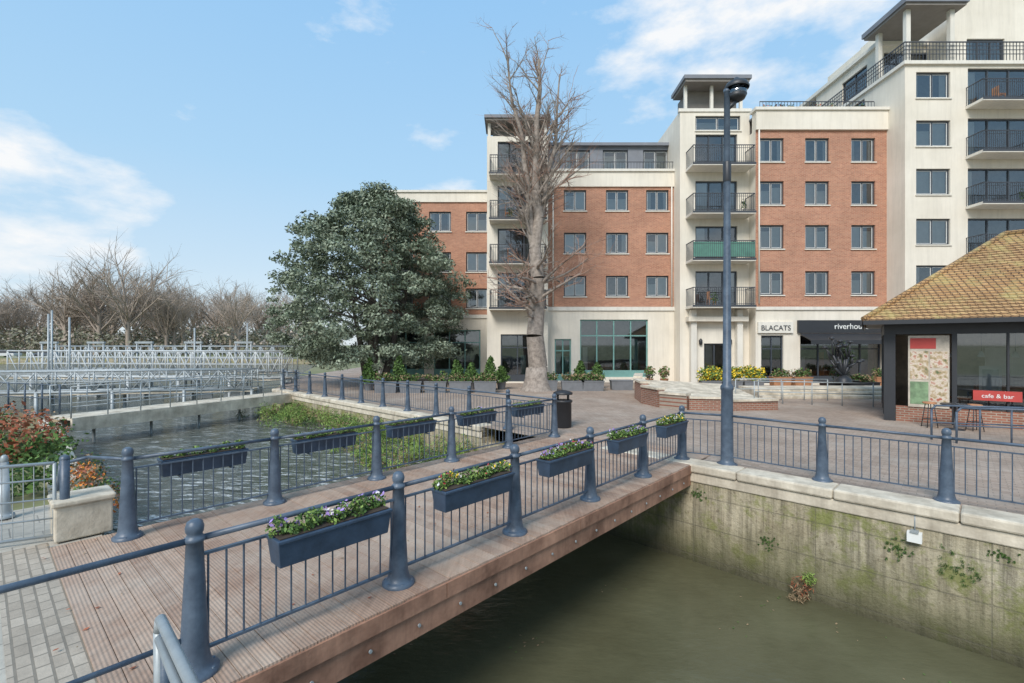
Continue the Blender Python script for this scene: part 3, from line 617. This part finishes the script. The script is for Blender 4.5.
o_=bpy.data.objects.new("lettering",c_); scene.collection.objects.link(o_); o_.location=(2.68,-.066,.91); o_.rotation_euler=(math.radians(90),0,0); o_.parent=ki
def stool(x,y):
    e=E("bar_stool"); m=MB(); m.lathe((x,y,.72),[(.17,0),(.18,.02),(.16,.05)],terracotta,14)
    for k in range(4):
        t=k*math.pi/2+.6; m.tube((x+.1*math.cos(t),y+.1*math.sin(t),.72),(x+.2*math.cos(t),y+.2*math.sin(t),.0),.013,.013,blacksteel,6)
    m.lathe((x,y,.25),[(.16,0),(.165,.01)],blacksteel,14); m.build("seat_and_legs",e)
def table(x,y):
    e=E("cafe_table"); m=MB(); m.lathe((x,y,0),[(.24,0),(.24,.02),(.03,.04),(.03,.72),(.33,.725),(.34,.745),(.32,.76)],blacksteel,18); m.build("table",e)
for x,y in ((12.7,14.6),(13.5,14.0)): stool(x,y)
table(13.1,14.2)
e=E("handrail"); m=MB()
for (x0,y0),(x1,y1) in (((11.1,12.7),(14.2,11.9)),((11.3,12.2),(14.6,11.3))):
    m.path([(x0,y0,0),(x0,y0,.8),(x0+.1,y0-.02,.9),(x1-.1,y1+.02,.9),(x1,y1,.8),(x1,y1,0)],.025,navy,8); m.tube((x0,y0,.45),(x1,y1,.45),.018,.018,navy,8)
    for k in (.33,.66): m.tube((x0+(x1-x0)*k,y0+(y1-y0)*k,0),(x0+(x1-x0)*k,y0+(y1-y0)*k,.9),.02,.02,navy,8)
m.build("rails",e)
for (x0,y0),(x1,y1) in (((10.4,20.6),(14.6,19.4)),((10.2,21.9),(14.2,21.6))):
    e=E("handrail"); m=MB(); m.path([(x0,y0,0),(x0,y0,.95),(x1,y1,.95),(x1,y1,0)],.024,galv,8); m.tube((x0,y0,.5),(x1,y1,.5),.018,.018,galv,8)
    for k in (.25,.5,.75): m.tube((x0+(x1-x0)*k,y0+(y1-y0)*k,0),(x0+(x1-x0)*k,y0+(y1-y0)*k,.95),.02,.02,galv,8)
    m.build("rails",e)
e=E("low_brick_wall"); m=MB(); pl=[(6.6,25),(5.9,22.5),(5.7,20.6),(6.0,19.3),(6.8,18.5),(8.2,18.3),(10.2,18.6)]; hs=[.95,.85,.7,.55,.45,.35,.25]
for i in range(len(pl)-1):
    a,b=pl[i],pl[i+1]; h=hs[i]; m.bar(a,b,.3,0,h,brickd); m.bar(a,b,.42,h+.002,h+.09,stone)
m.build("wall",e)
e=E("stone_ramp"); m=MB(); m.hexa([(6.4,19.4,0),(10.6,19.2,0),(11.0,24.5,0),(6.9,25,0)],[(6.4,19.4,.08),(10.6,19.2,.06),(11.0,24.5,.5),(6.9,25,.7)],stone); m.build("ramp",e)
e=E("stone_steps"); m=MB()
for i in range(3): m.box(11.6,20.5,22.2+i*.4,24.6,.002+.14*i,.14*(i+1),stone)
m.build("steps",e,bevel=.015)

# ------------------------------------------------------------ planters & street items
def boxplanter(x,y,w=1.0,d=.5,h=.5,mat=greybox,plants=None,seed=0,z=0):
    e=E("planter",(0,0,z)); m=MB(); m.hexa([(x-w*.46,y-d*.46,0),(x+w*.46,y-d*.46,0),(x+w*.46,y+d*.46,0),(x-w*.46,y+d*.46,0)],[(x-w/2,y-d/2,h),(x+w/2,y-d/2,h),(x+w/2,y+d/2,h),(x-w/2,y+d/2,h)],mat); m.box(x-w/2-.02,x+w/2+.02,y-d/2-.02,y+d/2+.02,h+.002,h+.05,mat); m.build("box",e)
    if plants=='low': bl=[((x-w*.35+w*.7*k/3,y,h+.2+random.uniform(-.05,.12)),(.25,.25,random.uniform(.15,.32)),130) for k in range(4)]; leaves("shrubs",e,bl,.06,[gr1,gr2,dried],.3,seed=seed)
    elif plants=='yellow': bl=[((x-w*.35+w*.7*k/3,y,h+.42+random.uniform(-.1,.15)),(.42,.4,.42),300) for k in range(4)]; leaves("shrubs",e,bl,.065,[yel,gr3,gr1,yel,gr3],.4,seed=seed)
    elif plants=='spiky': bl=[((x+random.uniform(-.3,.3),y,h+.4+.3*k),(.5-.05*k,.4,.35),150) for k in range(6)]; leaves("shrubs",e,bl,.12,[gr2,lg3,blacksteel],.2,seed=seed,asp=.2)
def conifer(x,y,h,sd):
    e=E("conifer_shrub"); m=MB(); m.lathe((x,y,0),[(.2,0),(.26,.4),(.28,.42)],greybox,14); m.tube((x,y,.4),(x,y,h*.8),.03,.015,bark2,6); m.build("pot_and_stem",e)
    K=8; leaves("foliage",e,[((x+random.gauss(0,.03),y,.55+(h-.6)*k/K),(.48*(1-k/K)+.09,.48*(1-k/K)+.09,.2),170) for k in range(K)],.065,[gr1,gr2,gr1],.5,seed=sd)
for i,(x,y,h) in enumerate(((-7.9,26.5,1.8),(-6.1,26,1.95),(-3.1,27,1.7),(-2.3,27,1.5),(-1.2,26.5,1.9),(-.6,27.2,1.3))): conifer(x,y,h,100+i)
for i,x in enumerate((-6.6,-5.3,-4.0,-2.7,-1.4)): boxplanter(x,25.2,1.15,.5,.55,greybox,'low',120+i)
for i,(x,y) in enumerate(((1.9,26.5),(3.3,26.3),(4.4,26.3),(6.1,26.8))): boxplanter(x,y,1.2,.6,.5,greybox,'low' if i<3 else None,140+i)
conifer(3.9,27.4,1.6,160); conifer(4.9,27.6,1.5,161)
for i,x in enumerate((11.3,12.5,13.7)): boxplanter(x,27.4,1.1,.6,.42,greybox,'yellow',150+i)
for i,x in enumerate((15.2,16.4,21.0,22.2)): boxplanter(x,27.2,1.0,.5,.65,terracotta,'low',170+i)
boxplanter(17.6,25.5,2.0,.9,.5,blackplastic,'spiky',180); boxplanter(18.7,25.6,1.2,.9,.5,blackplastic,'low',181)
e=E("sculpture"); m=MB(); random.seed(44); m.lathe((17.2,24.9,.55),[(.4,0),(.35,.2),(.12,.4)],blacksteel,12)
p=Vector((17.2,24.9,.8))
for k in range(16):
    q=p+Vector((random.uniform(-.9,.9),random.uniform(-.3,.3),random.uniform(.6,2.1))); md=p.lerp(q,.5)+Vector((random.uniform(-.3,.3),0,.15)); m.tube(p,md,.07,.055,blacksteel,6); m.tube(md,q,.055,.03,blacksteel,6); m.lathe((q.x,q.y,q.z-.08),[(.02,0),(.14,.06),(.12,.12),(.02,.18)],blacksteel,8)
m.build("figure",e)
for i,x in enumerate((8.3,9.2)):
    e=E("potted_plant"); m=MB(); m.lathe((x,29,0),[(.18,0),(.25,.45),(.27,.47)],terracotta,12); m.build("pot",e); leaves("foliage",e,[((x,29,.85),(.35,.35,.4),200)],.09,[gr1,dried],.3,seed=190+i)
e=E("litter_bin"); m=MB(); bx,by=1.55,14.6; m.lathe((bx,by,0),[(.24,0),(.26,.05),(.26,.75),(.29,.77),(.29,.82),(.25,.84)],blackplastic,20)
for k in range(4):
    t=k*math.pi/2+.78; m.tube((bx+.22*math.cos(t),by+.22*math.sin(t),.84),(bx+.22*math.cos(t),by+.22*math.sin(t),1.0),.02,.02,blackplastic,6)
m.lathe((bx,by,1.0),[(.29,0),(.3,.05),(.2,.1),(.05,.13)],blackplastic,20); m.build("bin",e)
for x,y in ((8.0,28),(17,28.5),(19.4,28.2),(21.5,26)): table(x,y)

# ------------------------------------------------------------ trees
def limb(mb,p,d,L,r,lvl,mat_b,mat_t,kids,shrink=.55,grav=.0,n=6,maxl=2,spread=.7):
    p=Vector(p);d=Vector(d).normalized();seg=4 if lvl<2 else 2; pts=[p]
    for i in range(seg):
        d=(d+Vector((random.gauss(0,.13),random.gauss(0,.13),random.gauss(0,.08)+grav))).normalized(); p=p+d*(L/seg); pts.append(p)
    for i in range(seg):
        a=r*(1-.75*i/seg); b=r*(1-.75*(i+1)/seg); mb.tube(pts[i],pts[i+1],a,b,mat_b if lvl<1 else mat_t,n if lvl==0 else (4 if lvl==1 else 3),False)
    if lvl<maxl:
        for k in range(kids[lvl]):
            f=random.uniform(.2,1)*seg; i=min(int(f),seg-1); q=pts[i].lerp(pts[i+1],f-i)
            dd=(d+Vector((random.gauss(0,spread),random.gauss(0,spread),random.gauss(0,spread*.6)))).normalized()
            limb(mb,q,dd,L*shrink*random.uniform(.6,1.2),r*.38,lvl+1,mat_b,mat_t,kids,shrink,grav,n,maxl,spread)
random.seed(21)
pt=E("plane_tree"); m=MB(); bx,by=1.35,26.5
def stem(p0,hs,r0,lean):
    pts=[Vector(p0)]
    for i in range(len(hs)): 
        pts.append(Vector((p0[0]+lean[0]*(hs[i]-p0[2])+random.gauss(0,.12),p0[1]+lean[1]*hs[i]+random.gauss(0,.1),hs[i])))
    R=[r0*(1-.88*(i/len(hs))**.8) for i in range(len(pts))]
    for i in range(len(pts)-1): m.tube(pts[i],pts[i+1],R[i],R[i+1],bark,12,False)
    return pts,R
m.lathe((bx,by,-.05),[(.95,0),(.78,.25),(.64,.7),(.57,1.3)],bark,14)
s1,R1=stem((bx,by,.0),[1.3,3,4.6,6.2,7.8,9.5,11.2,13,14.8,16.6,18.2],.62,(.0,0))
s2,R2=stem((s1[4].x,s1[4].y,s1[4].z),[7.6,9,10.6,12.4,14.2,16,18.4],.34,(-.13,.01))
s3,R3=stem((s1[5].x,s1[5].y,s1[5].z),[9,10.5,12,13.6,15.4,17.6],.28,(.16,.02))
for pts,R,nn in ((s1,R1,72),(s2,R2,34),(s3,R3,34)):
    for k in range(nn):
        f=random.uniform(.22,1)*(len(pts)-1); i=min(int(f),len(pts)-2); q=pts[i].lerp(pts[i+1],f-i); t=random.uniform(0,6.28)
        up=random.uniform(.7,1.8) if q.z>7 else random.uniform(-.2,.9)
        L=random.uniform(1.1,3.2)*(1.1 if q.z<14 else .7)
        limb(m,q,(math.cos(t),math.sin(t),up),L,min(.10,max(.04,R[i]*.32)),0,bark,bark if k%3==0 else twig,[6,5],.5,.05,6,spread=.72)
m.build("trunk_and_branches",pt)

et=E("evergreen_oak"); m=MB(); tx,ty=-8.7,30
random.seed(5)
for dx,dy,h,r in ((0,0,7,.34),(-.9,.3,6,.22),(1.2,.2,6.5,.24),(.4,-.5,5.5,.18)):
    p=Vector((tx+dx*.5,ty+dy,-.02)); q=Vector((tx+dx*1.8,ty+dy*2,h)); mid=p.lerp(q,.4)+Vector((0,0,.2)); m.tube(p,mid,r,r*.8,bark2,9,False); m.tube(mid,q,r*.8,r*.35,bark2,8,False)
    for k in range(10): limb(m,mid.lerp(q,random.random()),(random.uniform(-1,1),random.uniform(-1,1),random.uniform(.1,.9)),3,.09,0,bark2,bark2,[4,3],.5,0,5)
m.build("trunks",et)
bl=[]; r=np.random.default_rng(3)
def crown_r(z):
    pts=[(1.4,4.0),(3,5.4),(5,6.1),(7,5.5),(8.5,4.6),(10,3.4),(11.2,2.1),(12.2,.6)]
    for i in range(len(pts)-1):
        if pts[i][0]<=z<=pts[i+1][0]:
            t=(z-pts[i][0])/(pts[i+1][0]-pts[i][0]); return pts[i][1]*(1-t)+pts[i+1][1]*t
    return .5
for k in range(620):
    z=r.uniform(1.5,11.8); R=crown_r(z); a=r.uniform(0,6.283); f=(.6+.45*r.random()) if k<530 else r.random()*.6
    c=(tx-.1+math.cos(a)*R*f+.4*math.sin(z*1.3),ty+math.sin(a)*R*f*.9,z+r.normal()*.25); sz=r.uniform(.35,.85)
    ms=[0,0,1,1] if r.random()<.5 else ([0,0,1,2] if r.random()<.7 else [2,0,0])
    bl.append((c,(sz*1.15,sz,sz*.6),int(250*sz),ms))
leaves("foliage",et,bl,.10,[lg1,lg2,lg3],.3,seed=33,asp=.45,up=.5)

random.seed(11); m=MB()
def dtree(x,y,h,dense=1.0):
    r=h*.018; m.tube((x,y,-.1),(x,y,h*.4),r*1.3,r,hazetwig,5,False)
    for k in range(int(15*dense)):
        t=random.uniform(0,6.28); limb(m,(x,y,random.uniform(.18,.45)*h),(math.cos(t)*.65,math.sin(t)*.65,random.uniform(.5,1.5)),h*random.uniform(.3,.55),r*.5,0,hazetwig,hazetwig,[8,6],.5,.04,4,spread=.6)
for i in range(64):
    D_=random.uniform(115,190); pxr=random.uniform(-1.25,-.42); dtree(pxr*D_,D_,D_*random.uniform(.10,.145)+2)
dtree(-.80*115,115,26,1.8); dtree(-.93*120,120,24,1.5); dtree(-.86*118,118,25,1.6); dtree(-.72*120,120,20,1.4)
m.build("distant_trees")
bl=[]; r=np.random.default_rng(8)
for k in range(520):
    D_=r.uniform(108,210); x=r.uniform(-1.5,-.36)*D_; bl.append(((x,D_,r.uniform(.5,D_*.05)),(4,3,2.5),100))
for k in range(150):
    D_=230; x=r.uniform(-1.2,3)*D_; bl.append(((x,D_,r.uniform(.5,9)),(6,4,4),60))
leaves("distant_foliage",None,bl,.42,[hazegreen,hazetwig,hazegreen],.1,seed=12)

bl=[]; r=np.random.default_rng(14)
for k in range(66):
    t=r.uniform(0,1); p=near(6.4+9*t)+INL*r.uniform(.3,3.8); h=r.uniform(.2,1.0)*(1 if k%3 else 1.3)
    ms=[0,1,0] if r.random()<.45 else ([2,2,3] if r.random()<.55 else [3,0])
    bl.append(((p.x,p.y,h*.6),(.5,.5,h*.6),230,ms))
leaves("shrub_border",None,bl,.05,[gr1,gr2,rust,dried],.35,seed=15)
bl=[]
for k in range(14):
    p=near(4.8+3.4*k/13)+Vector((.05,.05)); bl.append(((p.x+r.normal()*.1,p.y+r.normal()*.1,.1+r.uniform(-.2,.3)),(.24,.24,.2),120,[[2,3,4],[0,1,3]][k%2]))
leaves("trailing_shrub",None,bl,.03,[gr1,gr2,rust,dried,orng],.3,seed=16)
bl=[]
for k in range(150):
    t=r.uniform(0,1)**.9; p=far(11.6+15*t)+INL*abs(r.normal())*.9; bl.append(((p.x,p.y,-.95+r.uniform(-.1,.35)),(.4,.4,.42),120,[[0,2],[1,0],[2,3],[2,2]][k%4]))
for k in range(40):
    p=far(r.uniform(12,16))+INL*r.uniform(1.0,2.8); bl.append(((p.x,p.y,-1.1+r.uniform(0,.2)),(.35,.35,.3),110,[[0,2],[2,3]][k%2]))
leaves("reeds",None,bl,.075,[gr1,gr2,gr3,dried],.1,seed=18,asp=.16,up=0)
# fallen leaves on the paving and deck, and a few floating on the river
bl=[]
for k in range(60):
    p=P(r.uniform(-2,9.5),r.uniform(-.2,3.8)); bl.append(((p.x,p.y,.034),(.5,.5,.001),2))
for k in range(60): bl.append(((r.uniform(3,11),r.uniform(12,24),.010),(.8,.8,.001),4))
leaves("fallen_leaves",None,bl,.022,[dried,rust],.1,seed=71,up=9)
bl=[]
for k in range(26):
    p=far(r.uniform(-3,9))+INL*r.uniform(.3,6); bl.append(((p.x,p.y,-1.99),(.5,.5,.001),5))
leaves("floating_leaves",None,bl,.022,[dried,gr1],.1,seed=72,up=9)

# ------------------------------------------------------------ weir footbridge and gantries
e=E("weir_footbridge"); a=Vector((-12.0,25.9)); b=Vector((-15.9,16.9)); m=MB()
m.bar(a,b,1.5,-.12,-.04,stone); m.bar(a,b,.12,-.5,-.12,stone,off=.7); m.bar(a,b,.12,-.5,-.12,stone,off=-.7)
for i in range(5):
    c=a+(b-a)*(i+.5)/5; m.tube((c.x,c.y,-.5),(c.x,c.y,-2.2),.05,.05,galv,6)
for k in (-.68,.68):
    dd=(b-a).normalized(); nn=Vector((-dd.y,dd.x))*k; L=(b-a).length; n=9
    for i in range(n+1):
        c=a+dd*L*i/n+nn; m.tube((c.x,c.y,-.05),(c.x,c.y,1.05),.022,.022,galv,6)
    for z in (1.05,.7,.35): m.tube((a.x+nn.x,a.y+nn.y,z),(b.x+nn.x,b.y+nn.y,z),.018,.018,galv,6)
m.build("structure",e)
def truss(p,q,z0,z1,n,mat,nm,deckw=1.2):
    e=E(nm); m=MB(); p=Vector(p);q=Vector(q);dd=(q-p).normalized();nn=Vector((-dd.y,dd.x))
    for k in (-deckw/2,deckw/2):
        o=nn*k
        for z,rr in ((z0,.07),(z1,.05),((z0+z1)/2,.03),(z0+.55*(z1-z0)+.35,.025)): m.tube((p.x+o.x,p.y+o.y,z),(q.x+o.x,q.y+o.y,z),rr,rr,mat,6)
        for i in range(n+1):
            c=p+(q-p)*i/n+o; m.tube((c.x,c.y,z0),(c.x,c.y,z1),.04,.04,mat,6)
            if i<n:
                d2=p+(q-p)*(i+1)/n+o; A1,B1=((z0,z1) if i%2 else (z1,z0)); m.tube((c.x,c.y,A1),(d2.x,d2.y,B1),.035,.035,mat,5)
            if i%4==0: m.tube((c.x,c.y,-2.3),(c.x,c.y,z0),.09,.09,mat,6)
    m.bar(p,q,deckw,z0-.16,z0-.02,stone); m.build("truss",e)
truss((-14.5,31),(-34,33),.4,2.1,22,whitesteel,"weir_gantry")
truss((-16,35),(-37,39),.6,2.4,20,galv,"weir_gantry")
truss((-15,28),(-30,24.5),.0,1.1,18,galv,"weir_walkway")
e=E("weir_gate"); m=MB()
for i in range(5):
    x=-18-i*3.6; y=32.2+i*.35
    for dx in (-.5,.5): m.tube((x+dx,y,-2.2),(x+dx,y,2.7),.06,.06,galv,6)
    m.box(x-.6,x+.6,y-.08,y+.08,2.6,2.74,galv); m.box(x-1.3,x+1.3,y-.05,y+.05,-2.3,-.3,galv)
m.build("gates",e)
e=E("mooring_post"); m=MB()
for x,y,h in ((-27.8,29,4.6),(-27.2,29.5,4.2),(-28.3,29.3,4.4),(-20.5,31,3.6),(-18.2,33,4.0)): m.tube((x,y,-2.3),(x,y,h),.06,.05,galv,8)
m.build("poles",e)
e=E("riverside_railing"); m=MB(); p=Vector((-16.3,17.3)); q=Vector((-45,27))
for z in (1.05,.55): m.tube((p.x,p.y,z),(q.x,q.y,z),.02,.02,navy,6)
for i in range(31): c=p+(q-p)*i/30; m.tube((c.x,c.y,0),(c.x,c.y,1.08),.03,.03,navy,6)
m.build("rails",e)
def car(x,y,col):
    e=E("parked_car"); m=MB(); cm=M("car_paint",col,.3,.02)
    def ring(xs,z,hw): return [(x+xs[0],y-hw,z),(x+xs[1],y-hw,z),(x+xs[1],y+hw,z),(x+xs[0],y+hw,z)]
    m.hexa(ring((-2.15,2.15),.3,.86),ring((-2.1,2.1),.85,.86),cm); m.hexa(ring((-1.6,1.1),.852,.8),ring((-1.1,.5),1.42,.65),blacksteel); m.hexa(ring((-1.1,.5),1.422,.65),ring((-1.05,.45),1.46,.6),cm)
    for wx in (-1.35,1.35):
        for wy in (-.87,.75): m.tube((x+wx,y+wy,.32),(x+wx,y+wy+.12,.32),.32,.32,blackplastic,14)
    m.build("body",e,bevel=.04)
car(-103,98,(.6,.6,.6)); car(-96,99,(.1,.12,.15)); car(-110,97,(.65,.65,.65))
